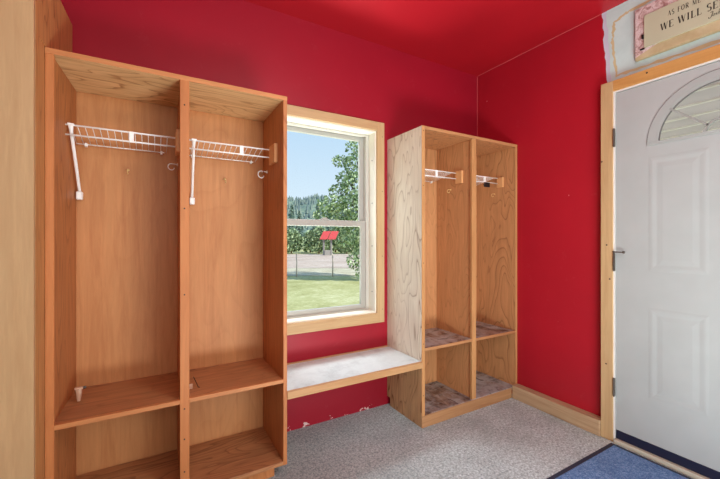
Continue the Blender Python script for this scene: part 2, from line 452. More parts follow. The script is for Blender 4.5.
# fanlight frame, muntins, glass
def arc_band(bm, r0, r1, x0, x1, foot):
    a = []
    for k in range(N+1):
        c, s = math.cos(PI*k/N), math.sin(PI*k/N)
        a.append([bm.verts.new((x, FY+r*c, FZ+r*s)) for x, r in ((x1, r0), (x0, r0), (x0, r1), (x1, r1))])
    for p, q in zip(a, a[1:]):
        for k in range(3): bm.faces.new((p[k], p[k+1], q[k+1], q[k]))
    for e in (a[0], a[-1]): bm.faces.new(e)
bm = bmesh.new(); arc_band(bm, FR, .290, XS-.004, XS+.001, 0)
arc_band(bm, FR-.009, FR, XS-.002, XS+.010, 0)
box(bm, XS-.0048, XS+.001, FY-.2905, FY+.2905, FZ-.010, FZ+.0085, .001)
ff = obj('fanlight_frame', bm, M_doorf, slab)
bm = bmesh.new()
fp = [bm.verts.new((XS+.014, y, z)) for y, z in fan_pts(FR+.004, .002)]
fc = bm.faces.new(fp)
obj('fanlight_glass', bm, M_glass2, slab)
M_seal = plain('grey_seal_line', (104, 104, 102), .6)
bm = bmesh.new(); arc_band(bm, .2902, .2925, XS-.0022, XS+.001, 0); arc_band(bm, FR-.0115, FR-.0092, XS-.0026, XS+.010, 0)
obj('frame_seal', bm, M_seal, ff)
bm = bmesh.new()
arc_band(bm, .054, .066, XS-.004, XS+.012, 0)
for ang in (40, 90, 140):
    c, s = math.cos(math.radians(ang)), math.sin(math.radians(ang))
    h = .005
    q = []
    for r in (.060, FR+.002):
        for sgn in (-1, 1):
            q.append((FY+r*c-sgn*h*s, FZ+r*s+sgn*h*c))
    vs = [bm.verts.new((x, *p)) for x in (XS-.004, XS+.012) for p in (q[0], q[1], q[3], q[2])]
    for f in ((0, 1, 2, 3), (0, 1, 5, 4), (1, 2, 6, 5), (2, 3, 7, 6), (3, 0, 4, 7)): bm.faces.new([vs[i] for i in f])
obj('muntin', bm, M_munt, slab)
bxobj('door_sweep', M_sweep, slab, XS-.003, XS+.040, SY0+.002, SY1-.002, .026, .0745, bev=.001)
bxobj('threshold', M_thr, door, XC-.012, XR+.15, .1295, 1.040, 0, .024, bev=.003)
for z in (1.750, 1.037, .318):
    bm = bmesh.new()
    box(bm, XC-.003, XC+.006, 1.0385, 1.0485, z-.051, z+.051, .0005)
    tube(bm, [(XC-.004, 1.0425, z-.053), (XC-.004, 1.0425, z+.053)], .0045, 10)
    for k in range(-2, 3): tube(bm, [(XC-.004, 1.0425, z+k*.021-.001), (XC-.004, 1.0425, z+k*.021+.001)], .0052, 10)
    obj('hinge', bm, M_metal, door, smooth=False)
bm = bmesh.new()
tube(bm, [(XC-.005, 1.047, 1.095), (XC-.010, 1.030, 1.0945), (XC-.012, .992, 1.094)], .0035, 8)
tube(bm, [(XC-.012, .994, 1.094), (XC-.012, .985, 1.094)], .007, 10)
obj('hinge_pin_stop', bm, M_metal, door, smooth=True)

# ------------------------------------------------------------------ sign above the door
sign = thing('wall_sign', 'cream rectangular sign with black lettering and marbled border above the white door', 'sign', (XSG-.0045, .55, 2.15))
def sign_border():
    m, nt, b = mat('marbled_pink_and_tan_border')
    b.inputs['Roughness'].default_value = .7
    tc = nt.nodes.new('ShaderNodeTexCoord'); v = tc.outputs['Object']
    n = noise(nt, v, 26, 5, .6, 1.2)
    c = ramp(nt, n, [(.35, S2L((160, 120, 116))), (.48, S2L((205, 176, 172))), (.56, S2L((222, 206, 206))), (.68, S2L((186, 146, 142)))])
    sep = nt.nodes.new('ShaderNodeSeparateXYZ'); nt.links.new(v, sep.inputs[0])
    low = mathn(nt, 'LESS_THAN', mathn(nt, 'ADD', sep.outputs['Z'], mathn(nt, 'MULTIPLY', sep.outputs['Y'], .35)), .163)
    t = ramp(nt, noise(nt, v, 14, 4, .6), [(.35, S2L((182, 162, 122))), (.7, S2L((200, 184, 146)))])
    nt.links.new(mixc(nt, low, c, t), b.inputs['Base Color']); return m
bm = bmesh.new(); box(bm, XSG-.010, XR-.0040, .170, .950, 2.158, 2.440, .001)
obj('border_board', bm, sign_border(), sign)
M_cream = plain('cream_sign_board', (192, 192, 164), .6)
bm = bmesh.new(); box(bm, XSG-.017, XSG-.0095, .214, .907, 2.209, 2.384, .001)
obj('text_board', bm, M_cream, sign)
M_ink = plain('black_sign_lettering', (52, 48, 42), .7)
K, T = .19, .055     # thick and thin strokes
def arc(cx, cy, rx, ry, a0, a1, n=14):
    return [(cx+rx*math.cos(math.radians(a0+(a1-a0)*i/n)), cy+ry*math.sin(math.radians(a0+(a1-a0)*i/n))) for i in range(n+1)]
def vw(pts, k=K, t=T):   # stroke width grows where the pen runs vertical
    out = []
    for i, p in enumerate(pts):
        a = pts[max(i-1, 0)]; b = pts[min(i+1, len(pts)-1)]
        d = Vector((b[0]-a[0], b[1]-a[1])).normalized(); out.append((p, t+(k-t)*abs(d.y)**1.5))
    return out
def ln(x0, y0, x1, y1, w): return [((x0, y0), w), ((x1, y1), w)]
G = {
 'A': (.80, [ln(.05, 0, .38, 1, T), ln(.38, 1, .72, 0, K), ln(.17, .33, .58, .33, T)]),
 'S': (.62, [vw(arc(.31, .75, .22, .24, 40, 250)+arc(.31, .26, .24, .25, 80, -140), K, .07)]),
 'F': (.66, [ln(.16, 0, .16, 1, K), ln(.05, .97, .60, .97, T), ln(.16, .52, .45, .52, T), ln(.60, .97, .60, .78, T), ln(.02, .03, .32, .03, T)]),
 'O': (.84, [vw(arc(.42, .5, .33, .48, 0, 360, 28), K, T)]),
 'R': (.80, [ln(.16, 0, .16, 1, K), vw([(.16, .97)]+arc(.40, .74, .22, .23, 90, -90)+[(.16, .51)], K, T), ln(.40, .5, .70, 0, K), ln(.02, .03, .32, .03, T)]),
 'M': (1.0, [ln(.12, 0, .12, 1, T), ln(.14, 1, .48, .05, K), ln(.48, .05, .82, 1, T), ln(.84, 0, .84, 1, K)]),
 'E': (.70, [ln(.16, 0, .16, 1, K), ln(.03, .97, .62, .97, T), ln(.16, .52, .48, .52, T), ln(.03, .03, .64, .03, T), ln(.62, .97, .62, .80, T), ln(.64, .03, .64, .22, T)]),
 'N': (.84, [ln(.12, 0, .12, 1, T), ln(.13, 1, .70, 0, K), ln(.72, 0, .72, 1, T)]),
 'D': (.84, [ln(.16, 0, .16, 1, K), vw([(.10, .97)]+arc(.38, .5, .36, .47, 90, -90)+[(.10, .03)], K, T)]),
 'Y': (.76, [ln(.05, 1, .38, .48, K), ln(.70, 1, .38, .48, T), ln(.38, .5, .38, 0, K)]),
 'H': (.86, [ln(.16, 0, .16, 1, K), ln(.70, 0, .70, 1, K), ln(.16, .5, .70, .5, T)]),
 'U': (.82, [vw([(.14, 1)]+arc(.40, .32, .26, .30, 180, 360)+[(.66, 1)], K, T)]),
 'W': (1.08, [ln(.04, 1, .28, 0, K), ln(.28, 0, .52, 1, T), ln(.52, 1, .76, 0, K), ln(.76, 0, 1.0, 1, T)]),
 'I': (.42, [ln(.20, 0, .20, 1, K), ln(.05, .97, .35, .97, T), ln(.05, .03, .35, .03, T)]),
 'L': (.66, [ln(.16, 0, .16, 1, K), ln(.03, .03, .60, .03, T), ln(.60, .03, .60, .24, T), ln(.03, .97, .32, .97, T)]),
 'V': (.80, [ln(.05, 1, .40, 0, K), ln(.40, 0, .74, 1, T)]),
 'T': (.72, [ln(.35, 0, .35, 1, K), ln(.04, .97, .68, .97, T), ln(.04, .97, .04, .78, T), ln(.68, .97, .68, .78, T)]),
 ' ': (.40, []),
 # cursive last line
 'j': (.50, [vw(arc(.30, .80, .16, .18, 180, 0, 8)+[(.40, .2)]+arc(.22, .05, .18, .22, 0, -200, 8), .12, .07)]),
 'o': (.34, [vw(arc(.16, .22, .13, .20, 0, 360, 14), .11, .06)]),
 's': (.30, [vw(arc(.15, .32, .10, .10, 30, 250, 8)+arc(.15, .12, .11, .11, 80, -140, 8), .11, .06)]),
 'h': (.36, [ln(.08, 0, .08, .95, .08), vw(arc(.19, .22, .11, .20, 180, 0, 8)+[(.30, 0)], .11, .06)]),
 'u': (.36, [vw([(.06, .42)]+arc(.17, .16, .11, .15, 180, 360, 8)+[(.28, .42), (.30, 0)], .10, .06)]),
 'a': (.36, [vw(arc(.16, .20, .12, .19, 0, 360, 12), .10, .06), ln(.28, .42, .30, 0, .09)]),
 '2': (.40, [vw(arc(.19, .55, .14, .16, 160, -40, 8)+[(.05, .03)], .10, .06), ln(.05, .03, .36, .03, .08)]),
 '4': (.42, [ln(.26, 0, .26, .70, .09), ln(.26, .70, .04, .24, .06), ln(.04, .24, .36, .24, .07)]),
 ':': (.18, [ln(.08, .04, .08, .12, .09), ln(.08, .34, .08, .42, .09)]),
 '1': (.26, [ln(.13, 0, .13, .70, .10), ln(.13, .70, .04, .58, .06)]),
 '5': (.40, [ln(.32, .68, .10, .68, .07), ln(.10, .68, .08, .42, .07), vw(arc(.18, .22, .15, .21, 110, -140, 10), .10, .06)]),
}
def write(text, y, z, h, track, x, shear=0.0, wsc=1.0):
    bm = bmesh.new(); cur = 0.0
    for ch in text:
        adv, strokes = G[ch]
        for st in strokes:
            pr = []
            for i, (p, w) in enumerate(st):
                a = st[max(i-1, 0)][0]; b = st[min(i+1, len(st)-1)][0]
                d = Vector((b[0]-a[0], b[1]-a[1])).normalized(); n = Vector((-d.y, d.x))
                vv = []
                for sg in (-.5, .5):
                    q = Vector(p)+n*w*sg
                    vv.append(bm.verts.new((x, y-((cur+q.x*wsc+q.y*shear)*h), z+q.y*h)))
                pr.append(vv)
            for a, b in zip(pr, pr[1:]):
                bm.faces.new((a[0], a[1], b[1], b[0]))
        cur += adv*wsc+track
    return bm
XT = XSG-.0176
def write_line(text, y, z, h, track, x, shear=0.0, wsc=1.0):
    for word in text.split(' '):
        obj('lettering', write(word, y, z, h, track, x, shear, wsc), M_ink, sign)
        y -= (sum(G[c][0]*wsc+track for c in word+' '))*h
write_line('AS FOR ME AND MY HOUSE', .802, 2.325, .026, .135, XT, wsc=.62)
write_line('WE WILL SERVE THE LORD', .832, 2.264, .036, .10, XT, wsc=.78)
write_line('joshua 24:15', .646, 2.232, .025, .05, XT, shear=.25)
bm = bmesh.new(); box(bm, XSG-.021, XSG-.009, .905, .925, 2.203, 2.209, .001); obj('corner_clip', bm, M_black, sign)
bm = bmesh.new(); box(bm, XSG-.021, XSG-.009, .908, .917, 2.262, 2.284, .001); obj('corner_clip', bm, M_black, sign)

# ------------------------------------------------------------------ floor mat
fm = thing('door_mat', 'blue pile mat with dark rubber edge on the floor by the white door', 'mat', (1.85, .6, 0))
mx0, mx1, my0, my1 = 1.35, 2.262, .12, 1.046
bm = bmesh.new(); box(bm, mx0+.024, mx1-.024, my0+.024, my1-.024, .001, .010, .002); obj('pile', bm, M_mat, fm)
bm = bmesh.new()
frame_dims = [(mx0, mx1, my1-.026, my1), (mx0, mx1, my0, my0+.026), (mx0, mx0+.026, my0+.026, my1-.026), (mx1-.026, mx1, my0+.026, my1-.026)]
for a, b, c, d in frame_dims: box(bm, a, b, c, d, .0005, .006, .0015)
obj('rubber_edge', bm, M_matb, fm)

# ------------------------------------------------------------------ tall cabinet at the left edge
tc_ = thing('tall_cabinet', 'tall plywood cabinet with pale front panel at the left edge of the room', 'cabinet', (-.75, 1.83, 0))
TX = -.347
bm = bmesh.new()
box(bm, TX-.020, TX, 1.590, YB-.001, .001, 1.872, 0)
v8 = [bm.verts.new(p) for z in (1.872, 2.155) for p in ((TX-.020, 1.590, z), (TX, 1.590, z), (TX+.019, YB-.001, z), (TX-.001, YB-.001, z))]
for f in ((0, 1, 2, 3), (4, 5, 6, 7), (0, 1, 5, 4), (1, 2, 6, 5), (2, 3, 7, 6), (3, 0, 4, 7)): bm.faces.new([v8[i] for i in f])
obj('side_panel', bm, M_tall, tc_)
bxobj('front_panel', M_pale, tc_, -1.15, TX-.0005, 1.568, 1.590, .001, 2.155)
bxobj('top_panel', M_top, tc_, -1.15, TX-.020, 1.590, YB-.001, 2.137, 2.155)
bxobj('side_panel', M_tall, tc_, -1.15, -1.130, 1.590, YB-.001, .001, 2.137)
bxobj('toe_kick', M_tall, tc_, -1.130, TX-.020, 1.592, 1.61, .001, .08)

# ------------------------------------------------------------------ cubbies
def screw(parent, pos, axis='y', r=.004, m=None):
    bm = bmesh.new(); disc(bm, pos, r, axis); return obj('screw', bm, m or M_dark, parent)

def wire_shelf(parent, xa, xb, yf, yb, zd, zl, brace_x, clip_x, gap=.028):
    """ventilated wire shelf: deck wires run back, a second rail above makes the front lip"""
    bm = bmesh.new()
    tube(bm, [(xa, yf, zl), (xb, yf, zl)], .0038, 6)
    tube(bm, [(xa, yf, zd), (xb, yf, zd)], .0038, 6)
    tube(bm, [(xa+.012, yb, zd), (xb-.045, yb, zd)], .0026, 6)
    tube(bm, [(xa+.012, (yf+yb)/2, (zd+zl)/2-.003), (xb-.012, (yf+yb)/2, (zd+zl)/2-.003)], .0016, 6)
    n = int((xb-xa)/gap)
    for i in range(n+1):
        x = xa+.014+(xb-xa-.05)*i/n
        tube(bm, [(x, yf, zl+.001), (x, yb, zd+.001)], .0016, 5)
    ws = obj('wire_shelf', bm, M_wire, parent, smooth=True)
    if brace_x is not None:
        bm = bmesh.new()
        p0 = Vector((brace_x, yf-.005, zl-.006)); p1 = Vector((brace_x+.006, yb+.008, zd-.225))
        tube(bm, [p0, p1], [.0065, .0060], 8)
        tube(bm, [p0+Vector((0, 0, .006)), p0+(p1-p0)*.10], [.010, .0055], 8)
        box(bm, brace_x-.010, brace_x+.012, yf-.010, yf+.004, zl-.002, zl+.006, .001)
        br = obj('support_brace', bm, M_wire, ws, smooth=False)
        bm = bmesh.new()
        box(bm, p1.x-.012, p1.x+.012, yb-.012, yb+.0125, p1.z-.030, p1.z+.006, .003)
        obj('brace_foot', bm, M_wire, br)
    bm = bmesh.new(); box(bm, clip_x-.009, clip_x+.009, yf-.007, yf+.004, zd-.004, zl+.003, .001)
    obj('rail_clip', bm, M_wire, ws)
    for x in (xa+.048, xb-.058):
        bm = bmesh.new(); box(bm, x-.005, x+.005, yb-.006, yb+.0125, zd-.010, zd+.006, .001)
        obj('wall_clip', bm, M_wire, ws)
    return ws

def cup_hook(parent, p, d, m, s=1.0):
    """a screw hook at p sticking out along d"""
    d = Vector(d).normalized(); p = Vector(p); up = Vector((0, 0, 1))
    pts = [p, p+d*.012*s]
    for k in range(9):
        a = math.radians(90-k*32)
        pts.append(p+d*(.024*s+.012*s*math.cos(a))+up*(-.012*s+.012*s*math.sin(a)))
    bm = bmesh.new(); tube(bm, pts, .0020*s, 6)
    tube(bm, [p, p+d*.003], .006*s, 10)
    return obj('coat_hook', bm, m, parent, smooth=True)

def cubby(name, label, x0, x1, yf, yb, H, shelf_top, mats, side_t, stile, right=False):
    root = thing(name, label, 'shelving unit', ((x0+x1)/2, (yf+yb)/2, 0))
    m = mats; t = side_t; ft = .019
    yi = yf+ft*0
    zb0, zb1 = .058, .078                       # bottom board
    zt = H-.019
    # sides
    if right:
        s = bxobj('side_panel', m['outer'], root, x0, x0+t, yf, yb, .392, zt+.019)
        bxobj('lower_side_panel', m['outer_low'], root, x0, x0+t, yf, yb, .058, .3915)
        bxobj('side_panel_lining', m['side'], root, x0+t, x0+t+.003, yf+.001, yb-.012, zb1, zt, bev=0)
        t_in = t+.003
    else:
        s = bxobj('side_panel', m['side'], root, x0, x0+t, yf+.0185, yb, .058, zt)
        bxobj('side_panel', m['side'], root, x1-t, x1, yf+.0005, yb, .058, zt)
        t_in = t
    if right:
        bxobj('side_panel', m['side'], root, x1-t, x1, yf, yb, .058, zt+.019)
    xm = (stile[0]+stile[1])/2
    bxobj('divider', m['side'], root, xm-.010, xm+.010, yf+.019, yb-.012, zb1, zt)
    st = bxobj('center_stile', m['edge'], root, stile[0], stile[1], yf, yf+.0185, zb1 if right else zb1, zt)
    # back
    bxobj('back_panel', m['back'], root, x0+t, x1-t, yb-.012, yb-.001, zb0, zt)
    # top
    if right:
        bxobj('top_board', m['top'], root, x0+t, x1-t, yf, yb, zt, H)
    else:
        bxobj('top_board', m['top'], root, x0, x1, yf+.001, yb, zt+.0003, H)
    # bottom and shelves
    bxobj('bottom_board', m['shelf'], root, x0+t, x1-t, yf+(0 if right else .001), yb-.012, zb0, zb1-.0005)
    for a, b in ((x0+t_in, xm-.010), (xm+.010, x1-t)):
        sh = bxobj('shelf', m['shelf'], root, a, b, yf+.0195 if not right else yf+.006, yb-.012, shelf_top-.0185, shelf_top)
        aa, bb_ = (a, min(b, stile[0])) if a < xm else (max(a, stile[1]), b)
        bxobj('edge_strip', m['edgex'], sh, aa, bb_, yf+.001, yf+(.0190 if not right else .0058), shelf_top-.0186, shelf_top+.0002)
    return root, st

LX0, LX1, LY = -.346, .567, 1.700
Lm = dict(side=M_orng, edge=M_edge, edgex=M_edgex, back=M_back, top=M_top, shelf=M_shelf)
left, lst = cubby('open_cubby', 'tall orange-stained plywood cubby with two bays, left of the window', LX0, LX1, LY, YB-.001, 1.870, .4805, Lm, .019, (.095, .131))
for ob_ in left.children:      # this side leans a little, like the tall cabinet next to it
    if ob_.name.startswith('side_panel') and ob_.data.vertices[0].co.x < 0:
        for v_ in ob_.data.vertices:
            w_ = v_.co+left.location
            if w_.x > LX0+.0095 and w_.y > 1.9: v_.co.x += .016
bxobj('left_stile', M_edge, left, LX0, LX0+.026, LY, LY+.0183, .058, 1.850)
bxobj('top_rail', M_edgex, left, LX0, LX1, LY-.0002, LY+.0005, 1.850, 1.8702, bev=0)
bxobj('toe_kick', M_orng, left, LX0+.01, .512, LY+.030, LY+.049, .0005, .0578)
for z in (1.745, 1.30, .93, .44, .31, .17): screw(lst, (.112, LY-.0005, z), 'y', .0036)
wire_shelf(left, LX0+.026, .0885, 1.890, 2.050, 1.604, 1.645, -.302, -.088)
wire_shelf(left, .1235, .5305, 1.890, 2.050, 1.604, 1.645, .165, .388)
bxobj('cleat', M_block, left, .0855, .1028, 1.800, 1.893, 1.563, 1.664)
bxobj('cleat', M_block, left, .5305, .5478, 1.795, 1.893, 1.563, 1.660)
cup_hook(left, (-.111, 2.067, 1.505), (0, -1, 0), M_brass)
cup_hook(left, (.335, 2.067, 1.498), (0, -1, 0), M_brass)
cup_hook(left, (.1029, 2.02, 1.545), (-1, -.3, 0), M_wire, 1.3)
cup_hook(left, (.5479, 1.99, 1.545), (-1, -.3, 0), M_wire, 1.6)

RX0, RX1, RY = 1.428, 2.3375, 1.714
Rm = dict(side=M_rint, edge=M_edge, edgex=M_edgex, back=M_rint, top=M_rint, shelf=M_rshelf, outer=M_rside, outer_low=M_rsidelow)
M_redge = wood('right_cubby_front_edge', (204, 152, 100), (160, 104, 58), 'z', 5, .35, .5, 6, .08, 23, .15)
M_redgex = wood('right_cubby_shelf_edge', (196, 142, 96), (150, 98, 58), 'x', 5, .35, .5, 6, .08, 24, .15)
Rm['edge'] = M_redge; Rm['edgex'] = M_redgex
right, rst = cubby('open_cubby', 'tall pale plywood cubby with two bays in the room corner, right of the window', RX0, RX1, RY, YB-.001, 1.870, .4885, Rm, .019, (1.868, 1.908), True)
bxobj('side_stile', M_redge, right, RX0+.0002, RX0+.0235, RY-.0045, RY-.0003, .075, 1.8698, bev=.0005)
bxobj('side_stile', M_redge, right, RX1-.022, RX1-.0002, RY-.0045, RY-.0003, .075, 1.8698, bev=.0005)
bxobj('top_rail', M_redgex, right, RX0+.024, RX1-.0225, RY-.0045, RY-.0003, 1.850, 1.8698, bev=.0005)
bxobj('base_rail', wood('base_rail_fir', (186, 140, 98), (138, 92, 56), 'x', 8, .6, .55, 6, .08, 25, .15), right, RX0+.0002, RX1-.0615, RY-.0045, RY-.0003, .0005, .0745)
bxobj('side_base', M_rsidelow, right, RX0+.001, RX0+.019, RY, YB-.035, .0005, .0575)
wire_shelf(right, RX0+.0225, 1.8615, 1.858, 2.050, 1.598, 1.638, None, 1.677, .02)
wire_shelf(right, 1.8985, 2.3010, 1.858, 2.050, 1.598, 1.638, None, 2.156, .02)
bxobj('cleat', M_block, right, 1.8615, 1.8778, 1.803, 1.866, 1.562, 1.650)
bxobj('cleat', M_block, right, 2.3010, 2.3183, 1.812, 1.866, 1.566, 1.642)
cup_hook(right, (1.8779, 1.924, 1.528), (-1, 0, 0), M_brass)
cup_hook(right, (2.3184, 1.897, 1.522), (-1, 0, 0), M_brass)
cup_hook(right, (1.614, 2.067, 1.585), (0, -1, 0), M_wire, 1.3)
for z in (1.84, 1.50, 1.02, .52, .2): screw(right, (RX0+.012, RY-.005, z), 'y', .003)

# loose bits
bc = thing('binder_clip', 'small black clip hanging from the wire shelf rail in the far right bay', 'clip', (2.172, 1.852, 1.572))
bm = bmesh.new(); box(bm, 2.142, 2.200, 1.843, 1.853, 1.560, 1.595, .002); obj('clip_body', bm, M_black, bc)
bm = bmesh.new(); tube(bm, [(2.150, 1.848, 1.562), (2.128, 1.846, 1.576), (2.150, 1.844, 1.584)], .002, 6); obj('clip_handle', bm, M_black, bc, smooth=True)

# a loose shelf bracket foot lying on the left bay shelf, and a bent wire bit in the second bay
pb = thing('plastic_bracket', 'small pale plastic bracket lying at the back of the left bay shelf', 'bracket', (-.276, 1.90, .4805))
bm = bmesh.new()
tube(bm, [(-.276, 1.890, .486), (-.276, 1.898, .505), (-.277, 1.902, .532)], [.006, .009, .012], 8); box(bm, -.292, -.262, 1.894, 1.910, .532, .542, .003)
obj('bracket_body', bm, M_plast, pb)
bm = bmesh.new(); tube(bm, [(-.262, 1.902, .537), (-.252, 1.904, .537)], .006, 8); obj('bracket_peg', bm, M_steel, pb)
wb = thing('metal_bracket', 'small bent metal bracket lying on the shelf beside the centre post, second bay', 'bracket', (.155, 1.80, .4805))
bm = bmesh.new()
tube(bm, [(.160, 1.850, .5180), (.163, 1.835, .514), (.176, 1.800, .4845), (.182, 1.797, .4842)], .0018, 6)
obj('wire_arm', bm, M_steel, wb, smooth=True)
bm = bmesh.new(); box(bm, .132, .152, 1.800, 1.803, .4812, .505, .0005); box(bm, .126, .152, 1.803, 1.840, .4812, .4835, .0005)
obj('plate', bm, M_plast, wb)

# ------------------------------------------------------------------ window bench
bn = thing('window_bench', 'low bench with white worn top between the two cubbies under the window', 'bench', (1.0, 1.88, .375))
bxobj('seat_board', M_bench, bn, .5675, 1.4275, LY+.0185, YB-.021, .377, .4135)
bxobj('front_edge', wood('bench_edge_pine', (200, 156, 110), (160, 112, 66), 'x', 5, .35, .5, 6, .07, 26, .15), bn, .5675, 1.4275, LY-.003, LY+.018, .377, .4132)
bxobj('back_strip', M_pinex, bn, .5675, 1.4275, YB-.0205, YB-.001, .377, .4165)

# ------------------------------------------------------------------ outdoors
F2 = Vector((math.sin(PI/6), math.cos(PI/6), 0)); R2 = Vector((math.cos(PI/6), -math.sin(PI/6), 0))
GZ = -.6
def P(d, a, z=0.0): return F2*d+R2*a+Vector((0, 0, z))
def ground_mat(name, stops, s1, s2):
    m, nt, b = mat(name); b.inputs['Roughness'].default_value = .95; b.inputs['Specular IOR Level'].default_value = .05
    tc = nt.nodes.new('ShaderNodeTexCoord'); v = tc.outputs['Object']
    n = mathn(nt, 'ADD', mathn(nt, 'MULTIPLY', noise(nt, v, s1, 5, .65), .6), mathn(nt, 'MULTIPLY', noise(nt, v, s2, 3, .6), .4))
    nt.links.new(ramp(nt, n, stops), b.inputs['Base Color']); return m
M_grass = ground_mat('lawn', [(.35, S2L((158, 156, 104))), (.5, S2L((184, 182, 130))), (.66, S2L((212, 208, 166)))], .8, 9)
M_road = ground_mat('dirt_road', [(.35, S2L((178, 156, 140))), (.5, S2L((198, 178, 164))), (.66, S2L((214, 198, 186)))], .35, 4)
M_dry = ground_mat('dry_grass', [(.35, S2L((172, 160, 136))), (.5, S2L((196, 186, 160))), (.66, S2L((216, 208, 186)))], 1.5, 12)
def quad(name, pts, m, label=None):
    bm = bmesh.new(); bm.faces.new([bm.verts.new(p) for p in pts]); return struct(obj(name, bm, m))
# lawn with a shallow thickness round the house
def slabq(name, d0, d1, a0, a1, z, m):
    return quad(name, [P(d0, a0, z), P(d0, a1, z), P(d1, a1, z), P(d1, a0, z)], m)
slabq('lawn_ground', -30, 320, -200, 200, GZ-.02, M_grass)
bm = bmesh.new(); box(bm, XR+W+.01, 7.6, -2.8, 3.1, GZ-.01, GZ+.06, 0); struct(obj('porch_bounce_floor', bm, ground_mat('grey_bounce_floor', [(.35, S2L((196, 190, 184))), (.5, S2L((206, 202, 196))), (.66, S2L((216, 212, 206)))], 2, 20)))  # unseen grey slab, added to keep green lawn bounce off the porch roof
slabq('dry_verge', 17.2, 21.5, -60, 60, GZ-.005, M_dry)
slabq('dirt_road', 21.5, 41, -60, 60, GZ+.005, M_road)

# fence: wooden posts with wires strung between
M_post = plain('weathered_fence_post', (214, 196, 180), .9)
fence = thing('wire_fence', 'thin post and wire fence along the edge of the lawn outside the window', 'fence', tuple(P(16.6, -1.5, GZ)))
fa = P(16.72, -2.98); fdir = (Vector((7.248, 15.126, 0))-Vector((5.78, 15.974, 0)))
for k in range(-2, 4):
    p = Vector((5.78, 15.974, GZ))+fdir*k
    bm = bmesh.new(); tube(bm, [p-Vector((0, 0, .02)), p+Vector((.01, 0, .55)), p+Vector((0, .01, 1.08))], [.034, .03, .028], 8); obj('post', bm, M_post, fence, smooth=True)
bm = bmesh.new()
for z in (.2, .45, .72, .98):
    pts = []
    for k in range(-2, 4):
        p = Vector((5.78, 15.974, GZ+z))+fdir*k; pts.append(p)
        if k < 3: pts.append(p+fdir*.5-Vector((0, 0, .02)))
    tube(bm, pts, .0022, 5)
obj('fence_wire', bm, M_post, fence)

# foliage
def leaf_mat(name, c0, c1, c2):
    m, nt, b = mat(name); b.inputs['Roughness'].default_value = .6
    oi = nt.nodes.new('ShaderNodeNewGeometry')
    nt.links.new(ramp(nt, oi.outputs['Random Per Island'], [(.1, S2L(c0)), (.5, S2L(c1)), (.9, S2L(c2))]), b.inputs['Base Color'])
    b.inputs['Transmission Weight'].default_value = 0
    return m
M_leaf = leaf_mat('bright_broad_leaves', (98, 124, 80), (146, 172, 122), (204, 220, 180))
M_leafd = leaf_mat('mid_green_leaves', (96, 118, 84), (132, 154, 110), (182, 198, 154))
M_leafe = leaf_mat('dark_conifer_needles', (86, 110, 98), (112, 136, 116), (142, 162, 142))
M_bark = plain('grey_brown_bark', (110, 96, 80), .9)
def foliage(blobs, n, size, rnd):
    bm = bmesh.new()
    tot = sum(b[3]*b[4] for b in blobs)
    for cx, cy, cz, rx, rz in blobs:
        for _ in range(int(n*rx*rz/tot)):
            while True:
                v = Vector((rnd.uniform(-1, 1), rnd.uniform(-1, 1), rnd.uniform(-1, 1)))
                if .25 < v.length < 1: break
            v = v.normalized()*(v.length**.4)
            c = Vector((cx+v.x*rx, cy+v.y*rx, cz+v.z*rz))
            q = Vector((rnd.gauss(0, 1), rnd.gauss(0, 1), rnd.gauss(0, 1))).normalized()
            a = q.orthogonal().normalized(); b = q.cross(a); s = size*rnd.uniform(.6, 1.3)
            ps = [c+a*s, c+b*s*.6, c-a*s, c-b*s*.6]
            bm.faces.new([bm.verts.new(p) for p in ps])
    return bm
def tree(name, label, p, blobs, n, size, m, trunk_h, tr, group=None, seed=1):
    rnd = random.Random(seed)
    r = thing(name, label, 'tree', tuple(p), group)
    bl = [(p.x+x, p.y+y, p.z+z, a, b) for x, y, z, a, b in blobs]
    obj('foliage', foliage(bl, n, size, rnd), m, r)
    bm = bmesh.new()
    tube(bm, [p-Vector((0, 0, .05)), p+Vector((.05, .03, trunk_h*.5)), p+Vector((0, .05, trunk_h))], [tr, tr*.8, tr*.3], 8)
    for x, y, z, a, b in blobs[:5]:
        tube(bm, [p+Vector((.03, .03, trunk_h*.45)), p+Vector((x*.5, y*.5, trunk_h*.3+z*.45)), p+Vector((x, y, z))], [tr*.4, tr*.3, tr*.08], 6)
    obj('trunk', bm, M_bark, r, smooth=True)
    return r
def rel(da, dd, z): q = R2*da+F2*dd; return (q.x, q.y, z)
rb = random.Random(3)
blobs = []
for a_, z_, rx, rz in [(-.25, 4.95, .38, .36), (-.75, 4.45, .46, .24), (-.1, 4.2, .6, .5), (-.55, 3.75, .5, .36), (-.9, 3.2, .45, .3), (0, 3.3, .8, .6), (-1.15, 2.6, .6, .34), (-1.6, 2.2, .42, .3),
                       (-.5, 2.4, .8, .6), (.2, 2.3, .9, .8), (-.75, 1.8, .5, .32), (-.25, 1.35, .6, .42), (.15, .7, .42, .5), (-.3, .25, .26, .34), (0, -.22, .22, .26), (-.62, 1.0, .3, .2),
                       (1.2, 3.5, 1.1, 1.4), (1.2, 5.2, .9, .8), (1.0, 1.8, .9, 1.0)]:
    blobs.append((*rel(a_-.5, rb.uniform(-.5, .5), z_+.6), rx, rz))
tree('broadleaf_tree', 'large leafy tree close outside the window, its branches hanging over the lawn', P(15, .5, GZ), blobs, 9000, .075, M_leaf, 4.6, .14, None, 2)
far = [(-8.2, 42.5, 1.2, 2.9), (-6.5, 46.6, 1.25, 2.8), (-4.9, 42.5, 1.2, 3.2), (-3.2, 46.6, 1.3, 3.2), (-1.6, 42.5, 1.2, 2.9), (.1, 46.6, 1.3, 3.3)]
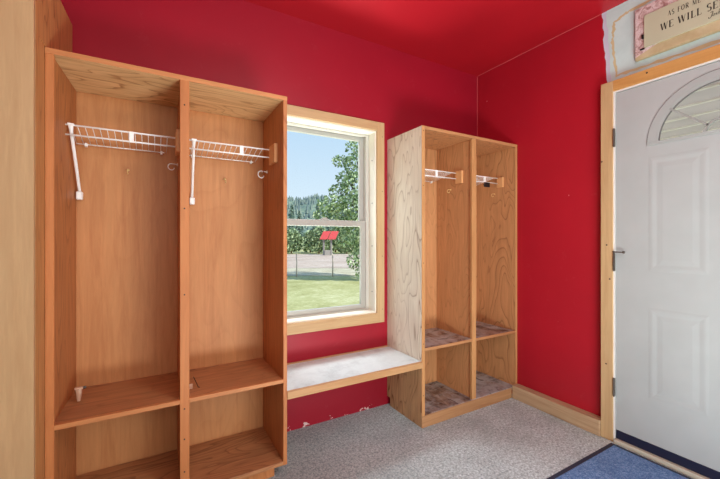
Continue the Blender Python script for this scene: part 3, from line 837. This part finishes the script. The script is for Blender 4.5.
for i, (a, d, rx, h) in enumerate(far):
    bl = [(0, 0, h*.62, rx, h*.36), (rx*.5, .2, h*.45, rx*.7, h*.4), (-rx*.5, -.2, h*.4, rx*.7, h*.36), (.1, 0, h*.85, rx*.5, h*.2)]
    tree('bushy_tree', ['low bushy green tree across the road, at the left edge of the window view', 'rounded bushy tree across the road, second from the left in the window',
         'taller bushy tree across the road, left of the red roof', 'bushy tree across the road, behind the red-roofed shelter', 'bushy tree across the road, just right of the red roof',
         'bushy tree across the road, partly behind the near leafy tree'][i], P(d, a, GZ), bl, 1100, .20, M_leafd, h*.7, .12, 'bushy trees across the road', 20+i)
tall = [(-15.5, 62, 7.0), (-12.6, 66, 8.2), (-10.4, 61, 6.6), (-7.6, 64, 8.0), (-5.2, 60, 7.5), (-2.6, 63, 8.6), (.2, 61, 8.8)]
def conifer(name, label, p, h, seed, group):
    rnd = random.Random(seed); r = thing(name, label, 'tree', tuple(p), group)
    bm = bmesh.new()
    for _ in range(900):
        t = rnd.random()**.8; z = h*(.1+.9*t); rad = h*.19*(1-t)**.85*rnd.uniform(.5, 1.05)+.05; a = rnd.uniform(0, 2*PI)
        c = p+Vector((rad*math.cos(a), rad*math.sin(a), z-rad*.25)); o = Vector((math.cos(a), math.sin(a), -.5)).normalized(); w = Vector((-math.sin(a), math.cos(a), rnd.uniform(-.4, .4)))
        s = .30*rnd.uniform(.6, 1.2)*(1.1-.6*t)
        bm.faces.new([bm.verts.new(c+o*s), bm.verts.new(c+w*s*.55), bm.verts.new(c-o*s), bm.verts.new(c-w*s*.55)])
    obj('foliage', bm, M_leafe, r)
    bm = bmesh.new(); tube(bm, [p, p+Vector((0, 0, h*.95))], [.16, .02], 6); obj('trunk', bm, M_bark, r)
    return r
lab = ['conifer at the far left of the window view, in front of the hill', 'tall pointed conifer second from the left below the hill', 'short conifer third from the left below the hill',
       'dark conifer fourth from the left, beside the leafy tree', 'conifer fifth from the left, partly behind the leafy tree', 'conifer standing behind the leafy tree crown', 'rightmost conifer, almost hidden by the leafy tree']
for i, (a, d, h) in enumerate(tall): conifer('conifer', lab[i], P(d, a, GZ), h, 40+i, 'conifers below the hill')

# red-roofed shelter across the road
sh = thing('roadside_shelter', 'small shelter with a bright red roof across the road outside the window', 'shelter', tuple(P(38, -3.45, GZ)))
M_roof = plain('bright_red_roof', (206, 74, 72), .5); M_gray = plain('grey_timber', (150, 144, 138), .8)
o = P(38, -3.45)
bm = bmesh.new()
e1 = R2.copy()
def rq(a): return [bm.verts.new(p) for p in a]
for s in (0, 1):
    b0 = o+e1*(-.85+s*.88); sk = e1*.32
    v = rq([b0+Vector((0, 0, 1.15)), b0+e1*.80+Vector((0, 0, 1.15)), b0+e1*.80+sk+F2*.7+Vector((0, 0, 2.0)), b0+sk+F2*.7+Vector((0, 0, 2.0))])
    f = bm.faces.new(v)
    r_ = bmesh.ops.extrude_face_region(bm, geom=[f]); bmesh.ops.translate(bm, verts=[x for x in r_['geom'] if isinstance(x, bmesh.types.BMVert)], vec=(0, 0, -.05))
obj('roof', bm, M_roof, sh)
for k in (-.45, .35):
    bm = bmesh.new(); q = o+e1*k+F2*.3; tube(bm, [q+Vector((0, 0, GZ)), q+Vector((0, 0, 1.42))], .11, 8); obj('post', bm, M_gray, sh)
bm = bmesh.new(); q = o+F2*.3
box(bm, q.x-.45, q.x+.45, q.y-.2, q.y+.2, GZ+.0, GZ+.55, .02); obj('base', bm, M_gray, sh)

# wooded hill
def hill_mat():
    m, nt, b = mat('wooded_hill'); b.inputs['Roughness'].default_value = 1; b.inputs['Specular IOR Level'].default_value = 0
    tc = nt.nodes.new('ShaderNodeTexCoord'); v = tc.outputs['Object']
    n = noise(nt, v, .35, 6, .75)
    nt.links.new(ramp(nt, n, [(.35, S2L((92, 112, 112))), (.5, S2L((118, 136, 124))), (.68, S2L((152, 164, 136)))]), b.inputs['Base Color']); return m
bm = bmesh.new(); rh = random.Random(9)
NA, ND = 60, 16
grid = []
for j in range(ND+1):
    row = []
    for i in range(NA+1):
        a = -110+170*i/NA; d = 110+90*j/ND
        ridge = 16+9*math.exp(-((a+22)/14)**2)+3*math.sin(a*.11)+1.5*math.sin(a*.31+1)
        z = GZ+ridge*math.sin(min(1, j/ND*1.02)*PI/2)**1.2+rh.uniform(-.5, .5)*(j/ND)*1.6
        row.append(bm.verts.new(P(d, a, z)))
    grid.append(row)
for j in range(ND):
    for i in range(NA): bm.faces.new((grid[j][i], grid[j][i+1], grid[j+1][i+1], grid[j+1][i]))
hill = struct(obj('hill_ground', bm, hill_mat(), smooth=True))
bm = bmesh.new()
for _ in range(2600):
    j = rh.uniform(.15, 1)*ND; i = rh.uniform(0, NA)
    v = grid[int(j)][int(i)].co if False else None
    a = -110+170*i/NA; d = 110+90*j/ND
    ridge = 16+9*math.exp(-((a+22)/14)**2)+3*math.sin(a*.11)+1.5*math.sin(a*.31+1)
    z = GZ+ridge*math.sin(min(1, j/ND*1.02)*PI/2)**1.2
    h = rh.uniform(1.4, 3.0)
    bmesh.ops.create_cone(bm, cap_ends=False, segments=5, radius1=h*.26, radius2=.05, depth=h, matrix=Matrix.Translation(P(d, a, z+h*.45)))
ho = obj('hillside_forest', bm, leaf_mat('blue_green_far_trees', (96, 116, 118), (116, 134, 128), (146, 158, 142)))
ho['kind'] = 'stuff'; tag(ho, 'hazy blue-green forest covering the distant hill outside the window', 'forest')

# porch roof beyond the fanlight: translucent sheets on white battens
def sheet_mat():
    m = bpy.data.materials.new('translucent_roof_sheet'); m.use_nodes = True
    nt = m.node_tree; nt.nodes.clear(); o = nt.nodes.new('ShaderNodeOutputMaterial')
    d = nt.nodes.new('ShaderNodeBsdfDiffuse'); t = nt.nodes.new('ShaderNodeBsdfTranslucent'); mx = nt.nodes.new('ShaderNodeMixShader')
    tc = nt.nodes.new('ShaderNodeTexCoord')
    c = ramp(nt, noise(nt, tc.outputs['Object'], 3, 3), [(.3, S2L((204, 198, 192))), (.7, S2L((214, 208, 202)))])
    nt.links.new(c, d.inputs[0]); nt.links.new(c, t.inputs[0]); mx.inputs[0].default_value = .6
    nt.links.new(d.outputs[0], mx.inputs[1]); nt.links.new(t.outputs[0], mx.inputs[2]); nt.links.new(mx.outputs[0], o.inputs[0]); return m
porch = empty_struct('porch_roof', (4.7, .5, GZ))
bm = bmesh.new(); box(bm, XR+W+.02, 7.2, -2.5, 3.0, 2.62, 2.635, 0); obj('roof_sheet', bm, sheet_mat(), porch)
for k in range(10):
    x = 2.75+k*.45
    bxobj('batten', M_white, porch, x-.022, x+.022, -2.5, 3.0, 2.600, 2.6195)
for y in (-2.4, 2.9): bxobj('porch_post', M_white, porch, 7.05, 7.15, y-.05, y+.05, GZ+.0605, 2.59)
bxobj('porch_beam', M_white, porch, 7.04, 7.16, -2.34, 2.84, 2.45, 2.5895)

# ------------------------------------------------------------------ light
def area(name, loc, target, sx, sy, power, col=(1, 1, 1), spread=PI):
    l = bpy.data.lights.new(name, 'AREA'); l.shape = 'RECTANGLE'; l.size = sx; l.size_y = sy; l.energy = power; l.color = col; l.spread = spread
    o = bpy.data.objects.new(name, l); COL.objects.link(o); o.location = loc
    o.rotation_euler = (Vector(target)-Vector(loc)).to_track_quat('-Z', 'Y').to_euler(); return o
CL = (.90, 1, 1)
area('room_fill', (.35, -1.6, 1.75), (.9, 1.9, .7), 2.2, 1.3, 40, CL)  # unseen soft fill added behind the camera
area('side_light', (1.12, -.1, 1.9), (.2, 1.9, .4), .4, .4, 11, CL)
area('floor_bounce', (1.0, -.15, .04), (1.25, .6, 2.5), 1.0, .8, 84, (.92, 1, .99))
area('ceiling_fill', (1.0, .2, 2.45), (1.5, .9, 0), .7, .7, 9, CL)  # added fill just under the ceiling, no fixture there
area('window_sky', (1.0, 2.75, 2.75), (1.15, 1.6, .7), 1.3, .9, 85, (.86, .95, 1))
area('window_ground', (1.0, 2.85, -.30), (1.3, 1.5, 2.2), 1.5, .7, 100, (.95, 1, .95))
sl = bpy.data.lights.new('sun', 'SUN'); sl.energy = 4.6; sl.angle = .02; sl.color = (1, .96, .88)
so = bpy.data.objects.new('sun', sl); COL.objects.link(so); so.rotation_euler = (math.radians(42), 0, math.radians(25))

w = bpy.data.worlds.new('sky'); bpy.context.scene.world = w; w.use_nodes = True
nt = w.node_tree; bg = nt.nodes['Background']
tc = nt.nodes.new('ShaderNodeTexCoord'); sep = nt.nodes.new('ShaderNodeSeparateXYZ'); nt.links.new(tc.outputs['Generated'], sep.inputs[0])
sky = ramp(nt, sep.outputs['Z'], [(0, S2L((222, 232, 242))), (.12, S2L((208, 226, 243))), (.35, S2L((178, 208, 238))), (1, S2L((120, 166, 226)))])
nt.links.new(sky, bg.inputs['Color']); bg.inputs['Strength'].default_value = 1.15

# ------------------------------------------------------------------ camera
cam = bpy.data.cameras.new('camera'); co = bpy.data.objects.new('camera', cam); COL.objects.link(co)
co.location = (0, 0, EYE); co.rotation_euler = (PI/2, 0, -PI/6)
cam.sensor_width = 36; cam.lens = 356.2/720*36; cam.shift_y = -.7/720; cam.clip_start = .02; cam.clip_end = 600
sc = bpy.context.scene; sc.camera = co
sc.view_settings.view_transform = 'Standard'; sc.view_settings.look = 'None'
sc.view_settings.exposure = 0; sc.view_settings.gamma = 1
